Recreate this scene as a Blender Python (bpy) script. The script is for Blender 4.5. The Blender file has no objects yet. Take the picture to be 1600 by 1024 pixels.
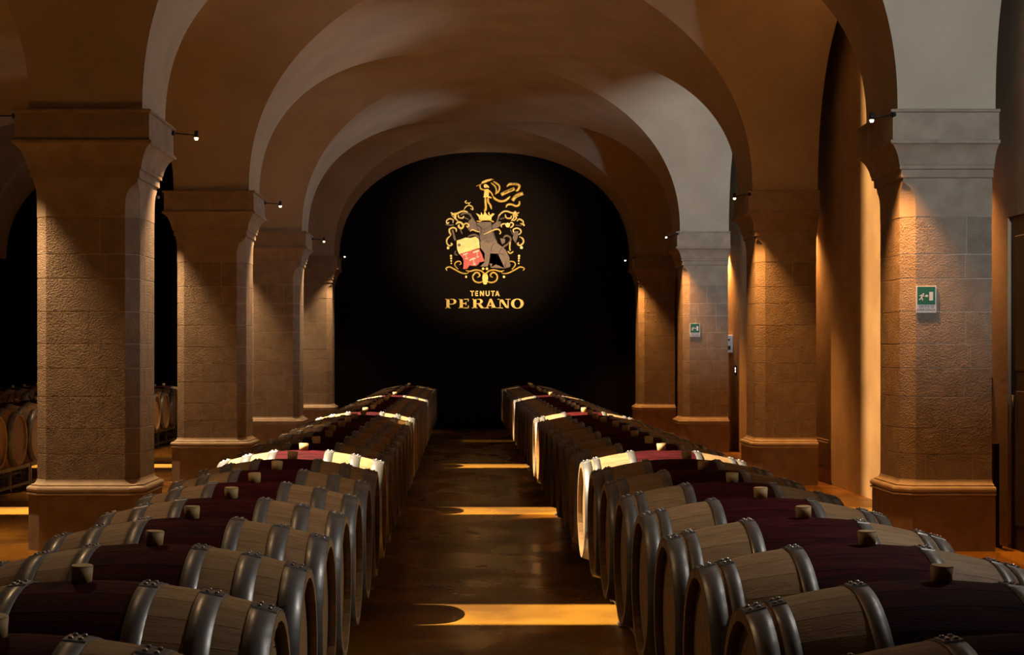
import bpy, bmesh, math, random
from mathutils import Vector, Matrix
random.seed(7)
SC = bpy.context.scene
COL = SC.collection
PI = math.pi

# ------------------------------------------------------------------ camera, world, exposure
CAM_H = 1.46
FPX = 2320.0
cd = bpy.data.cameras.new('camera')
cam = bpy.data.objects.new('camera', cd); COL.objects.link(cam)
cam.location = (0, 0, CAM_H); cam.rotation_euler = (PI / 2, 0, 0)
cd.sensor_width = 36.0; cd.lens = 36.0 * FPX / 1600.0
cd.shift_x = (800 - 722) / 1600.0; cd.shift_y = (552 - 512) / 1600.0
cd.clip_start = 0.05; cd.clip_end = 200
SC.camera = cam
w = bpy.data.worlds.new('world'); SC.world = w; w.use_nodes = True
w.node_tree.nodes['Background'].inputs[0].default_value = (0.010, 0.008, 0.006, 1)
w.node_tree.nodes['Background'].inputs[1].default_value = 0.1
vs = SC.view_settings
vs.view_transform = 'Standard'; vs.look = 'None'; vs.gamma = 1.0; vs.exposure = 0.0; vs.use_curve_mapping = False

# light levels (watts) and colours
WARM = (1.0, 0.62, 0.31); AMBER = (1.0, 0.43, 0.11); SLOTC = (1.0, 0.80, 0.52); COOL = (0.77, 0.90, 1.0)
P_PIER_L, P_PIER_R, P_SLOT, P_FLOOD_L, P_FLOOD_R, P_EMBLEM, P_WASH = 190, 340, 7400, 175, 380, 6600, 4800

# ------------------------------------------------------------------ measures of the place
BAY = 5.45
PIER_Y0 = 11.33                        # centre line of the first pier pair in view
def py(n): return PIER_Y0 + (n - 1) * BAY
SPR = 3.25; CROWN = 5.31; RISE = CROWN - SPR
AC, AH = 0.425, 2.775                  # nave vault centre and half span
BH = BAY / 2 - 0.42                    # half span of the arcade arches
XL_OUT, XR_OUT = -3.18, 3.92
WALL_R = 4.09
END_Y = 28.45
NE = 2.25

# ------------------------------------------------------------------ materials
def nd(nt, t, **kw):
    n = nt.nodes.new(t)
    for k, v in kw.items(): setattr(n, k, v)
    return n
def mat(name, col, rough=0.6, metal=0.0, col2=None, scale=5.0, detail=4, bump=0.0, bscale=60.0, stretch=None, rand=0.0,
        rough2=None, spec=0.5, lo=0.35, hi=0.65, bkind='noise', bdist=0.01):
    m = bpy.data.materials.new(name); m.use_nodes = True
    nt = m.node_tree; b = nt.nodes['Principled BSDF']
    b.inputs['Base Color'].default_value = (*col, 1); b.inputs['Roughness'].default_value = rough
    b.inputs['Metallic'].default_value = metal; b.inputs['Specular IOR Level'].default_value = spec
    tc = nd(nt, 'ShaderNodeTexCoord'); src = tc.outputs['Object']
    if stretch:
        mp = nd(nt, 'ShaderNodeMapping'); mp.inputs['Scale'].default_value = stretch
        nt.links.new(src, mp.inputs['Vector']); src = mp.outputs[0]
    if rand:
        oi = nd(nt, 'ShaderNodeObjectInfo'); ad = nd(nt, 'ShaderNodeVectorMath', operation='ADD')
        ml = nd(nt, 'ShaderNodeMath', operation='MULTIPLY'); ml.inputs[1].default_value = 37.0
        nt.links.new(oi.outputs['Random'], ml.inputs[0])
        nt.links.new(src, ad.inputs[0]); nt.links.new(ml.outputs[0], ad.inputs[1]); src = ad.outputs[0]
    last = None
    if col2:
        no = nd(nt, 'ShaderNodeTexNoise'); no.inputs['Scale'].default_value = scale; no.inputs['Detail'].default_value = detail
        nt.links.new(src, no.inputs['Vector'])
        mr = nd(nt, 'ShaderNodeMapRange'); mr.inputs[1].default_value = lo; mr.inputs[2].default_value = hi
        nt.links.new(no.outputs['Fac'], mr.inputs[0])
        mx = nd(nt, 'ShaderNodeMix', data_type='RGBA')
        mx.inputs[6].default_value = (*col, 1); mx.inputs[7].default_value = (*col2, 1)
        nt.links.new(mr.outputs[0], mx.inputs[0]); last = mx.outputs[2]
        if rough2 is not None:
            r2 = nd(nt, 'ShaderNodeMapRange'); r2.inputs[3].default_value = rough; r2.inputs[4].default_value = rough2
            nt.links.new(mr.outputs[0], r2.inputs[0]); nt.links.new(r2.outputs[0], b.inputs['Roughness'])
    if rand:
        hs = nd(nt, 'ShaderNodeHueSaturation')
        if last: nt.links.new(last, hs.inputs['Color'])
        else: hs.inputs['Color'].default_value = (*col, 1)
        r3 = nd(nt, 'ShaderNodeMapRange'); r3.inputs[3].default_value = 1 - rand; r3.inputs[4].default_value = 1 + rand
        nt.links.new(oi.outputs['Random'], r3.inputs[0]); nt.links.new(r3.outputs[0], hs.inputs['Value']); last = hs.outputs[0]
    if last: nt.links.new(last, b.inputs['Base Color'])
    if bump:
        if bkind == 'noise':
            bn = nd(nt, 'ShaderNodeTexNoise'); bn.inputs['Scale'].default_value = bscale; bn.inputs['Detail'].default_value = 3; o = bn.outputs['Fac']
        else:
            bn = nd(nt, 'ShaderNodeTexVoronoi'); bn.inputs['Scale'].default_value = bscale; o = bn.outputs['Distance']
        nt.links.new(src, bn.inputs['Vector'])
        bp = nd(nt, 'ShaderNodeBump'); bp.inputs['Strength'].default_value = bump; bp.inputs['Distance'].default_value = bdist
        nt.links.new(o, bp.inputs['Height']); nt.links.new(bp.outputs[0], b.inputs['Normal'])
    return m
def emis(name, col, s):
    m = bpy.data.materials.new(name); m.use_nodes = True; b = m.node_tree.nodes['Principled BSDF']
    b.inputs['Base Color'].default_value = (0, 0, 0, 1)
    b.inputs['Emission Color'].default_value = (*col, 1); b.inputs['Emission Strength'].default_value = s
    return m
M = {}
M['plaster'] = mat('vault_plaster', (0.49, 0.395, 0.29), 0.9, col2=(0.41, 0.33, 0.24), scale=1.3, detail=6, bump=0.25, bscale=25, spec=0.2)
M['wallp'] = mat('wall_plaster', (0.46, 0.33, 0.20), 0.85, col2=(0.36, 0.25, 0.15), scale=2.0, detail=6, bump=0.2, bscale=20, spec=0.2)
M['stone'] = mat('hammered_stone', (0.345, 0.265, 0.195), 0.9, col2=(0.27, 0.205, 0.15), scale=9, detail=5, bump=0.9, bscale=85, rand=0.07, spec=0.15, bdist=0.018)
M['stone_s'] = mat('dressed_stone', (0.36, 0.275, 0.20), 0.85, col2=(0.28, 0.21, 0.15), scale=7, detail=6, bump=0.25, bscale=110, rand=0.04, spec=0.2)
M['stone_lit'] = mat('lamplit_dressed_stone', (0.52, 0.42, 0.31), 0.8, col2=(0.43, 0.34, 0.25), scale=8, detail=5, bump=0.15, bscale=110, spec=0.25)  # dressed stone made paler: lamplight on the base mouldings put into the colour
M['mortar'] = mat('pale_mortar', (0.55, 0.46, 0.36), 0.9, spec=0.1)
M['floor'] = mat('ochre_concrete', (0.37, 0.170, 0.022), 0.22, col2=(0.13, 0.056, 0.009), scale=1.1, detail=8, rough2=0.38, bump=0.06, bscale=12, spec=0.5, lo=0.42, hi=0.62)
M['oak'] = mat('oak_stave', (0.37, 0.235, 0.115), 0.62, col2=(0.27, 0.165, 0.075), scale=7, detail=6, stretch=(1, 9, 9), rand=0.10, bump=0.2, bscale=30, spec=0.3)
M['wine'] = mat('wine_stained_oak', (0.062, 0.0055, 0.008), 0.75, col2=(0.024, 0.003, 0.004), scale=8, detail=6, stretch=(1, 8, 8), rand=0.12, bump=0.2, bscale=30, spec=0.06)
M['hoop'] = mat('galvanised_hoop', (0.20, 0.194, 0.19), 0.33, metal=0.45, col2=(0.14, 0.137, 0.135), scale=14, detail=5, rough2=0.58)
M['rivet'] = mat('rivet_steel', (0.55, 0.54, 0.53), 0.3, metal=0.9)
M['bung'] = mat('bung_wood', (0.55, 0.37, 0.16), 0.6, col2=(0.45, 0.29, 0.12), scale=30)
M['rack'] = mat('rack_steel', (0.30, 0.29, 0.28), 0.4, metal=0.8, col2=(0.22, 0.21, 0.2), scale=10)
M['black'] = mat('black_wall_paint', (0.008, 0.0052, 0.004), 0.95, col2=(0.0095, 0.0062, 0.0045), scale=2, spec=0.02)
M['blackm'] = mat('black_metal', (0.015, 0.014, 0.013), 0.4, metal=0.3)
M['gold'] = mat('gold_leaf', (0.80, 0.52, 0.10), 0.45, metal=0.2, col2=(0.66, 0.38, 0.06), scale=25)
M['goldpale'] = mat('pale_gold', (0.88, 0.68, 0.24), 0.5, metal=0.1, col2=(0.76, 0.52, 0.13), scale=12)
M['taupe'] = mat('taupe_paint', (0.20, 0.135, 0.10), 0.7, col2=(0.145, 0.095, 0.075), scale=20)
M['taupel'] = mat('light_taupe_paint', (0.27, 0.18, 0.125), 0.7, col2=(0.22, 0.145, 0.10), scale=20)
M['red'] = mat('red_enamel', (0.62, 0.055, 0.025), 0.5)
M['cream'] = mat('cream_paint', (0.80, 0.72, 0.55), 0.6)
M['signw'] = mat('sign_white', (0.70, 0.68, 0.64), 0.5)
M['signg'] = mat('sign_green', (0.0, 0.115, 0.05), 0.45)
M['ink'] = mat('dark_ink', (0.02, 0.015, 0.012), 0.6)
M['plate'] = mat('grey_plastic', (0.55, 0.52, 0.55), 0.5)
M['darkp'] = mat('dark_door_paint', (0.022, 0.012, 0.008), 0.5)
M['bulb'] = emis('lamp_lens', (1.0, 0.72, 0.40), 14)
M['led'] = emis('indicator_light', (0.75, 0.70, 1.0), 6)
M['coolbulb'] = emis('cool_lens', (0.9, 0.95, 1.0), 3)

# ------------------------------------------------------------------ mesh helpers
class MB:
    def __init__(s): s.v = []; s.f = []; s.m = []; s.sm = []
    def face(s, idx, mi=0, sm=False): s.f.append(tuple(idx)); s.m.append(mi); s.sm.append(sm)
    def add(s, vs, fs, mi=0, sm=False):
        o = len(s.v); s.v += [tuple(p) for p in vs]
        for f in fs: s.face([i + o for i in f], mi, sm)
        return s
    def box(s, c, d, mi=0, bev=0.0, rz=0.0):
        x, y, z = d[0] / 2, d[1] / 2, d[2] / 2
        if bev <= 0:
            P = [(-x, -y, -z), (x, -y, -z), (x, y, -z), (-x, y, -z), (-x, -y, z), (x, -y, z), (x, y, z), (-x, y, z)]
            F = [(0, 3, 2, 1), (4, 5, 6, 7), (0, 1, 5, 4), (1, 2, 6, 5), (2, 3, 7, 6), (3, 0, 4, 7)]
        else:
            b = min(bev, x * .9, y * .9, z * .9)
            def ring(ix, iy, zz): return [(-ix, -iy, zz), (ix, -iy, zz), (ix, iy, zz), (-ix, iy, zz)]
            P = ring(x - b, y - b, -z) + ring(x, y, -z + b) + ring(x, y, z - b) + ring(x - b, y - b, z)
            F = [(3, 2, 1, 0), (12, 13, 14, 15)]
            for r in range(3):
                for k in range(4): F.append((r * 4 + k, r * 4 + (k + 1) % 4, r * 4 + 4 + (k + 1) % 4, r * 4 + 4 + k))
        ca, sa = math.cos(rz), math.sin(rz)
        P = [(c[0] + p[0] * ca - p[1] * sa, c[1] + p[0] * sa + p[1] * ca, c[2] + p[2]) for p in P]
        return s.add(P, F, mi)
    def tube(s, a, b, r, n=10, mi=0, r2=None, cap=True):
        a = Vector(a); b = Vector(b); d = (b - a).normalized()
        u = d.orthogonal().normalized(); v = d.cross(u); r2 = r if r2 is None else r2
        P = []
        for (c, rr) in ((a, r), (b, r2)):
            for k in range(n):
                t = 2 * PI * k / n; P.append(c + u * (rr * math.cos(t)) + v * (rr * math.sin(t)))
        o = len(s.v); s.v += [tuple(p) for p in P]
        for k in range(n): s.face([o + k, o + (k + 1) % n, o + n + (k + 1) % n, o + n + k], mi, True)
        if cap: s.face([o + k for k in reversed(range(n))], mi); s.face([o + n + k for k in range(n)], mi)
        return s
    def loft(s, rings, mi=0, cap=True, sm=False):
        n = len(rings[0]); o = len(s.v)
        for r in rings: s.v += [tuple(p) for p in r]
        for i in range(len(rings) - 1):
            for k in range(n): s.face([o + i * n + k, o + i * n + (k + 1) % n, o + (i + 1) * n + (k + 1) % n, o + (i + 1) * n + k], mi, sm)
        if cap:
            s.face([o + k for k in reversed(range(n))], mi); e = o + (len(rings) - 1) * n; s.face([e + k for k in range(n)], mi)
        return s
    def mesh(s, name, mats):
        me = bpy.data.meshes.new(name); me.from_pydata(s.v, [], s.f)
        for m in mats: me.materials.append(M[m] if isinstance(m, str) else m)
        me.polygons.foreach_set('material_index', s.m); me.polygons.foreach_set('use_smooth', s.sm)
        me.update(); return me
    def build(s, name, mats, parent=None, loc=(0, 0, 0)):
        if isinstance(mats, str): mats = [mats]
        return link(name, s.mesh(name, mats), parent, loc)
def link(name, me, parent=None, loc=(0, 0, 0)):
    o = bpy.data.objects.new(name, me); COL.objects.link(o); o.location = loc
    if parent: o.parent = parent
    return o
def tag(o, label=None, cat=None, group=None, kind=None):
    if label: o['label'] = label
    if cat: o['category'] = cat
    if group: o['group'] = group
    if kind: o['kind'] = kind
    return o
def empty(name, loc=(0, 0, 0), rz=0.0, **kw):
    o = bpy.data.objects.new(name, None); COL.objects.link(o); o.location = loc; o.rotation_euler = (0, 0, rz)
    o.empty_display_size = 0.1
    return tag(o, **kw)
def lamp(kind, name, parent, loc, power, col, aim=None, radius=0.01, angle=90, blend=0.6):
    ld = bpy.data.lights.new(name, kind); ld.energy = power; ld.color = col; ld.shadow_soft_size = radius
    if kind == 'SPOT': ld.spot_size = math.radians(angle); ld.spot_blend = blend
    o = bpy.data.objects.new(name, ld); COL.objects.link(o); o.location = loc
    if parent: o.parent = parent
    if aim is not None: o.rotation_euler = (Vector(aim)).to_track_quat('-Z', 'Y').to_euler()
    return o

# ------------------------------------------------------------------ setting: floor, walls, vaults
floor = empty('floor', kind='structure', label='ochre polished concrete cellar floor with dark stains')
MB().box((-2.5, 11.6, -0.09), (14.4, 34.6, 0.16)).build('subfloor', 'floor', floor)
xs = [-9.2, -6.0, -2.79, 3.58, 4.5]
y = 8.62 - 2.725 * 5
ys = [y + 2.725 * k for k in range(0, 13)] + [END_Y + 0.3]
for i in range(len(xs) - 1):
    for j in range(len(ys) - 1):
        cx, cy = (xs[i] + xs[i + 1]) / 2, (ys[j] + ys[j + 1]) / 2
        MB().box((cx, cy, -0.03), (xs[i + 1] - xs[i] - 0.007, ys[j + 1] - ys[j] - 0.007, 0.06), bev=0.003).build('floor_slab', 'floor', floor)

def prof(t, h, n=NE): return h * max(0.0, 1 - t ** n) ** (1 / n)
TS = [math.sin(PI / 2 * k / 40) for k in range(41)]
TS = [1 - (1 - k / 48) ** 1.9 for k in range(49)]
def vault(name, cx, hx, xout0, xout1, yc, parent):
    """one groined bay: crossing barrels of equal crown, cells ruled out to the pier lines"""
    mb = MB(); L = BAY / 2
    for sx in (-1, 1):
        for sy in (-1, 1):
            a = []; b = []
            for t in TS:
                xa, yb = prof(t, hx), prof(t, BH)
                z = SPR + RISE * t
                a.append([(cx + sx * xa, yc + sy * (yb + (L - yb) * q), z) for q in (0, 0.5, 1)])
                xo = xout1 if sx > 0 else xout0
                b.append([(cx + sx * xa + (xo - cx - sx * xa) * q, yc + sy * yb, z) for q in (0, 0.25, 0.5, 1)])
            for g in (a, b):
                o = len(mb.v); n = len(g[0])
                for r in g: mb.v += r
                for i in range(len(g) - 1):
                    for k in range(n - 1):
                        mb.face([o + i * n + k, o + i * n + k + 1, o + (i + 1) * n + k + 1, o + (i + 1) * n + k], 0, True)
    return mb.build(name, 'plaster', parent)
ceiling = empty('ceiling', kind='structure', label='plastered groin vaults resting on stone piers')
AHL = 2.775; ACL = XL_OUT - AHL
for n in range(-2, 4):
    yc = py(n) + BAY / 2
    vault('vault_bay', AC, AH, (XL_OUT), XR_OUT, yc, ceiling)
    vault('vault_bay', ACL, AHL, ACL - AHL - 0.4, XL_OUT, yc, ceiling)
for (c, h) in ((AC, AH), (ACL, AHL)):          # last strip of barrel against the end wall
    mb = MB(); rows = []
    seq = [(-1, t) for t in TS] + [(1, t) for t in reversed(TS[:-1])]
    for s, t in seq: rows.append([(c + s * prof(t, h), yy, SPR + RISE * t) for yy in (py(4), END_Y)])
    for i in range(len(rows) - 1):
        o = len(mb.v); mb.v += rows[i] + rows[i + 1]; mb.face([o, o + 1, o + 3, o + 2], 0, True)
    mb.build('vault_end', 'plaster', ceiling)
MB().box((-2.5, 11.6, 6.1), (14.4, 34.6, 0.2)).build('roof_deck', 'plaster', ceiling)
tag(MB().box((-2.5, END_Y + 0.1, 3.0), (14.4, 0.2, 6.2)).build('wall_end', 'black'), 'black painted end wall behind the gold crest', None, None, 'structure')
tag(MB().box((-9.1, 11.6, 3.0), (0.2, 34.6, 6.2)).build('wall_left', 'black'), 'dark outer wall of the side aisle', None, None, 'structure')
tag(MB().box((-2.5, -5.2, 3.0), (14.4, 0.2, 6.2)).build('wall_front', 'wallp'), 'plastered wall behind the viewer', None, None, 'structure')
DY0, DY1, DZ = 9.8, 11.13, 2.48                 # doorway in the right wall
wr = empty('wall_right', kind='structure', label='warm ochre plastered side wall')
for (a, b, z0, z1) in ((-5.1, DY0, 0, 6.1), (DY1, END_Y, 0, 6.1), (DY0, DY1, DZ, 6.1)):
    MB().box((WALL_R + 0.15, (a + b) / 2, (z0 + z1) / 2), (0.3, b - a, z1 - z0)).build('wall_panel', 'wallp', wr)
dr = empty('door_1', (WALL_R + 0.05, (DY0 + DY1) / 2, 0), kind='structure', label='dark door in the side wall beside the pier')
MB().box((0, 0, DZ / 2), (0.05, DY1 - DY0 - 0.02, DZ), bev=0.006).build('door_leaf', 'darkp', dr)
for k in range(2):
    for q in range(2): MB().box((-0.03, (k - .5) * 0.62, 0.68 + q * 1.15), (0.014, 0.5, 1.0), bev=0.005).build('door_panel', 'darkp', dr)
MB().tube((-0.07, 0.5, 0.95), (-0.07, 0.5, 1.15), 0.012).build('door_handle', 'blackm', dr)

# ------------------------------------------------------------------ stone piers
def crect(x0, x1, y0, y1, c):
    """plan with four corner chamfers c = (x0y0, x1y0, x1y1, x0y1)"""
    e = 1e-4; a, b, d, f = [max(k, e) for k in c]
    return [(x0 + a, y0), (x1 - b, y0), (x1, y0 + b), (x1, y1 - d), (x1 - d, y1), (x0 + f, y1), (x0, y1 - f), (x0, y0 + a)]
def clip(poly, nx, ny, d):
    out = []
    for i in range(len(poly)):
        p, q = poly[i], poly[(i + 1) % len(poly)]
        dp, dq = nx * p[0] + ny * p[1] - d, nx * q[0] + ny * q[1] - d
        if dp <= 0: out.append(p)
        if (dp < 0 < dq) or (dq < 0 < dp):
            t = dp / (dp - dq); out.append((p[0] + (q[0] - p[0]) * t, p[1] + (q[1] - p[1]) * t))
    return out
def inset(poly, d):
    n = len(poly); out = []
    for i in range(n):
        p0, p1, p2 = Vector(poly[i - 1]), Vector(poly[i]), Vector(poly[(i + 1) % n])
        e1 = (p1 - p0); e2 = (p2 - p1)
        if e1.length < 1e-5 or e2.length < 1e-5: out.append(tuple(p1)); continue
        e1.normalize(); e2.normalize()
        n1 = Vector((-e1.y, e1.x)); n2 = Vector((-e2.y, e2.x)); k = 1 + n1.dot(n2)
        out.append(tuple(p1 + (n1 + n2) * (d / max(k, .3))))
    return out
def prism(mb, poly, z0, z1, bev=0.003, gap=0.002):
    poly = [p for i, p in enumerate(poly) if (Vector(p) - Vector(poly[i - 1])).length > 1e-3]
    a = inset(poly, gap); b = inset(poly, gap + bev)
    z0 += gap; z1 -= gap
    mb.loft([[(x, y, z0) for x, y in b], [(x, y, z0 + bev) for x, y in a], [(x, y, z1 - bev) for x, y in a], [(x, y, z1) for x, y in b]])
COURSES = [0.19, 0.19, 0.235, 0.21, 0.18, 0.24, 0.245, 0.18, 0.28]
def pier(x0, x1, n, side, label):
    """x0,x1: shaft faces; side 'L' free standing, 'R' flush on its outer face"""
    yc = py(n); y0, y1 = yc - 0.35, yc + 0.35; c = 0.092
    C = (c, c, c, c) if side == 'L' else (c, 0, 0, c)
    root = empty('stone_pier', ((x0 + x1) / 2, yc, 0), label=label, cat='pier', group='stone piers')
    ox, oy = (x0 + x1) / 2, yc
    fx1 = 1.0 if side == 'L' else 0.12            # overhang factor on the outer face
    rnd = random.Random(n * 17 + (5 if side == 'R' else 0))
    def sec(off, z, ch):
        r = off * fx1 if side == 'R' else off
        k = crect(x0 - off - ox, x1 + r - ox, y0 - off - oy, y1 + off - oy, ch)
        return [(p[0], p[1], z) for p in k]
    Z = (0.0,) * 4
    # plinth and base moulding follow the chamfers
    cp = tuple(k * 1.15 for k in C)
    MB().loft([sec(0.052, 0.0, cp), sec(0.052, 0.405, cp), sec(0.046, 0.411, cp)]).build('plinth', 'stone_s', root)
    rings = [sec(0.062, 0.411, cp), sec(0.066, 0.416, cp), sec(0.066, 0.424, cp), sec(0.050, 0.428, cp)]
    for k in range(7):
        a = -PI / 2 + PI * k / 6; rings.append(sec(0.050 + 0.016 * math.cos(a), 0.452 + 0.022 * math.sin(a), cp))
    rings += [sec(0.036, 0.476, C), sec(0.036, 0.486, C)]
    for k in range(1, 6):
        a = PI / 2 * k / 5; rings.append(sec(0.036 - 0.034 * math.sin(a), 0.522 - 0.036 * math.cos(a), C))
    MB().loft(rings).build('base_moulding', 'stone_lit', root)
    # shaft: a mortar core and separately cut blocks
    zt = 0.522
    MB().loft([[(x, y, z) for x, y in inset([(p[0], p[1]) for p in sec(0, 0, C)], 0.0045)] for z in (zt - .05, zt + sum(COURSES) + .05)]).build('mortar_core', 'mortar', root)
    for ci, h in enumerate(COURSES):
        pl = [(p[0], p[1]) for p in sec(0, 0, C)]
        W = x1 - x0
        cuts = [rnd.uniform(-0.22, 0.22) * W]
        if rnd.random() < 0.4: cuts = [rnd.uniform(-0.25, -0.12) * W, rnd.uniform(0.14, 0.28) * W]
        ed = [-9] + cuts + [9]
        for k in range(len(ed) - 1):
            pc = clip(clip(pl, -1, 0, -ed[k]), 1, 0, ed[k + 1])
            sp = rnd.uniform(-0.12, 0.12)
            for sgn in (-1, 1):
                pq = clip(pc, 0, -sgn, -sgn * sp)
                if len(pq) < 3: continue
                mb = MB(); prism(mb, pq, zt, zt + h); mb.build('stone_block', 'stone', root)
        zt += h
    # neck: chamfers run out into the square in a curved stop
    rings = []
    for k in range(13):
        q = k / 12; z = zt + (2.755 - zt) * q
        s_ = max(0.0, 1 - max(0, (q - 0.25) / 0.6) ** 2.4) ** 0.5 if q < 0.85 else 0.0
        rings.append(sec(0, z, tuple(v * s_ for v in C)))
    MB().loft(rings).build('neck_block', 'stone_s', root)
    # capital mouldings
    rings = [sec(0.012, 2.755, Z), sec(0.018, 2.76, Z), sec(0.018, 2.815, Z), sec(0.034, 2.82, Z), sec(0.034, 2.845, Z)]
    for k in range(9):
        a = PI / 2 * k / 8; rings.append(sec(0.040 + 0.072 * (1 - math.cos(a)) * 0.6 + 0.072 * 0.4 * k / 8, 2.852 + 0.142 * math.sin(a) * 0.5 + 0.142 * 0.5 * k / 8, Z))
    MB().loft(rings).build('capital_moulding', 'stone_s', root)
    MB().loft([sec(0.122, 2.994, Z), sec(0.128, 3.0, Z), sec(0.128, 3.018, Z), sec(0.118, 3.024, Z)]).build('capital_fillet', 'stone_s', root)
    MB().loft([sec(0.108, 3.024, Z), sec(0.108, 3.222, Z)]).build('abacus', 'stone_s', root)
    MB().loft([sec(0.112, 3.222, Z), sec(0.126, 3.228, Z), sec(0.126, 3.243, Z), sec(0.118, 3.249, Z)]).build('abacus_lip', 'stone_s', root)
    return root
ORD = ['', 'first', 'second', 'third', 'fourth']
LLAB = {0: 'stone pier of the left row beside the camera', 1: 'nearest thick stone pier of the left row, largest in the picture',
        2: 'second stone pier of the left row from the front', 3: 'third stone pier of the left row from the front',
        4: 'farthest stone pier of the left row against the black wall'}
RLAB = {0: 'stone pier of the right row beside the camera', 1: 'nearest stone pier of the right row, with large exit sign',
        2: 'second stone pier of the right row, dark orange without sign', 3: 'third stone pier of the right row, with small exit sign',
        4: 'farthest stone pier of the right row against the black wall'}
LX = (-3.17, -2.40); RX = (3.262, XR_OUT)
for n in range(0, 5):
    pier(LX[0], LX[1], n, 'L', LLAB[n]); pier(RX[0], RX[1], n, 'R', RLAB[n])

# ------------------------------------------------------------------ lamps
def arm_lamp(base, head, power, col, label, aim=(0, 0, -1), angle=78, blend=1.0):
    r = empty('arm_spotlight', base, label=label, cat='lamp', group='small spotlights on arms')
    h = Vector(head) - Vector(base)
    MB().tube((0, 0, 0), h, 0.006, 8).build('arm', 'blackm', r)
    MB().tube((0, 0, 0), h.normalized() * 0.02, 0.02, 10).build('wall_mount', 'blackm', r)
    MB().tube(h + Vector((0, 0, 0.035)), h + Vector((0, 0, -0.02)), 0.017, 12).build('lamp_head', 'blackm', r)
    MB().tube(h + Vector((0, 0, -0.02)), h + Vector((0, 0, -0.036)), 0.016, 12, r2=0.011).build('lamp_lens', 'bulb', r)
    lamp('SPOT', 'lamp_light', r, h + Vector((0, 0, -0.05)), power, col, aim, 0.035, angle, blend)
    return r
PNL = ['beside the camera', 'nearest', 'second', 'third', 'farthest']
for n in range(0, 5):
    yc = py(n)
    who = PNL[n] + ' left pier' if n else 'left pier beside the camera'
    if n < 4:
        arm_lamp((-2.29, yc + 0.40, 3.20), (-2.11, yc + 0.46, 3.19), P_PIER_L if n else 60, WARM, 'tiny spotlight on black arm at nave side of ' + who, (-0.22, -0.25, -2.2) if n else (0.9, -0.4, -1.6), 78 if n else 125)
    else:
        arm_lamp((-2.30, yc - 0.40, 3.22), (-2.14, yc - 0.62, 3.24), P_PIER_L, WARM, 'tiny spotlight on black arm at nave side of ' + who, (-0.22, 0.25, -2.2))
    arm_lamp((-3.28, yc - 0.44, 3.20), (-3.53, yc - 0.51, 3.19), P_PIER_L * 2.0, WARM, 'tiny spotlight on black arm at outer side of ' + who, (0.14, 0.05, -2.2), 72)
    who = PNL[n] + ' right pier' if n else 'right pier beside the camera'
    arm_lamp((3.17, yc - 0.45, 3.21), (2.985, yc - 0.51, 3.18), P_PIER_R, AMBER, 'tiny spotlight on thin arm at nave corner of ' + who, (0.22, 0.16, -2.2), 70)

def slot_lamp(y0, label, k=1.0):
    r = empty('slot_projector', (-2.7, y0, 5.06), label=label, cat='lamp', group='slot projectors under the arcade arches')
    mb = MB(); g = 0.0064; L = 0.62
    mb.box((0, 0, 0.06), (L, 0.12, 0.01)); mb.box((0, -0.055, 0), (L, 0.01, 0.12)); mb.box((0, 0.055, 0), (L, 0.01, 0.12))
    mb.box((-L / 2, 0, 0), (0.01, 0.12, 0.12)); mb.box((L / 2, 0, 0), (0.01, 0.12, 0.12))
    for s in (-1, 1): mb.box((0, s * (g + 0.055) / 2, -0.06), (L, 0.055 - g, 0.004))
    mb.build('housing', 'blackm', r)
    MB().tube((0, 0, 0.06), (0, 0, 0.235), 0.012).build('stem', 'blackm', r)
    lamp('SPOT', 'projector_light', r, (0, 0, 0.042), P_SLOT * k, SLOTC, (0, 0, -1), 0.0008, 156, 0.1)
SLOT_Y = [8.30, 13.75, 19.20]
for k, yy in enumerate(SLOT_Y): slot_lamp(yy, 'slim black slot projector above the %s spotlit barrels' % ['nearest', 'middle', 'farthest'][k])

slot_lamp(24.65, 'slim black slot projector above the dim far end of the aisle', 0.06)
def flood(loc, aim, power, col, angle, label, blend=0.7, rad=0.05):
    r = empty('floodlight', loc, label=label, cat='lamp')
    d = (Vector(aim) - Vector(loc)).normalized()
    MB().tube(-d * 0.07, d * 0.02, 0.035, 14, r2=0.05).build('lamp_head', 'blackm', r)
    MB().tube(d * 0.02, d * 0.024, 0.044, 14).build('lamp_lens', 'coolbulb', r)
    MB().box((0, 0, -0.03), (0.05, 0.05, 0.008)).box((0.025, 0, 0), (0.006, 0.03, 0.06)).build('bracket', 'blackm', r)
    lamp('SPOT', 'flood_light', r, d * 0.04, power, col, d, rad, angle, blend)
for n in (0, 1, 2, 3):
    flood((3.30, py(n) + 0.54, 3.0), (-2.35, py(n) + 0.05, 3.7), P_FLOOD_L, COOL, 62, 'added cool floodlight on the ledge of %s right pier, facing across' % PNL[n])  # added fixtures that give the cool light on the left vault strips
for n in (0, 2):
    flood((3.55, py(n) + 0.44, 3.32), (3.62, py(n + 1) - 0.6, 3.75), P_FLOOD_R, COOL, 70, 'small cool floodlight behind %s right pier, facing the next pier' % PNL[n])
flood((3.30, py(2) + 0.44, 3.34), (0.43, END_Y, 3.62), P_EMBLEM, (1.0, 0.78, 0.5), 19.5, 'small projector behind second right pier aimed at the crest', 0.9, 0.02)
flood((3.12, py(0) - 0.55, 3.45), (-0.9, 4.7, 0.7), 225, (1.0, 0.93, 0.84), 75, 'added fill floodlight on the capital of the right pier beside the camera', 0.9, 0.06)  # added out of view to brighten the nearest barrels
for n in (1, 2, 3):
    arm_lamp((3.92, py(n) + 0.47, 3.12), (4.0, py(n) + 0.62, 3.08), 300, AMBER, 'added spotlight on thin arm at wall side rear of %s right pier' % PNL[n], (0.12, -0.1, -2), 115)  # added lamps hidden behind the piers, lifting the dark wall beside them
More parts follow.
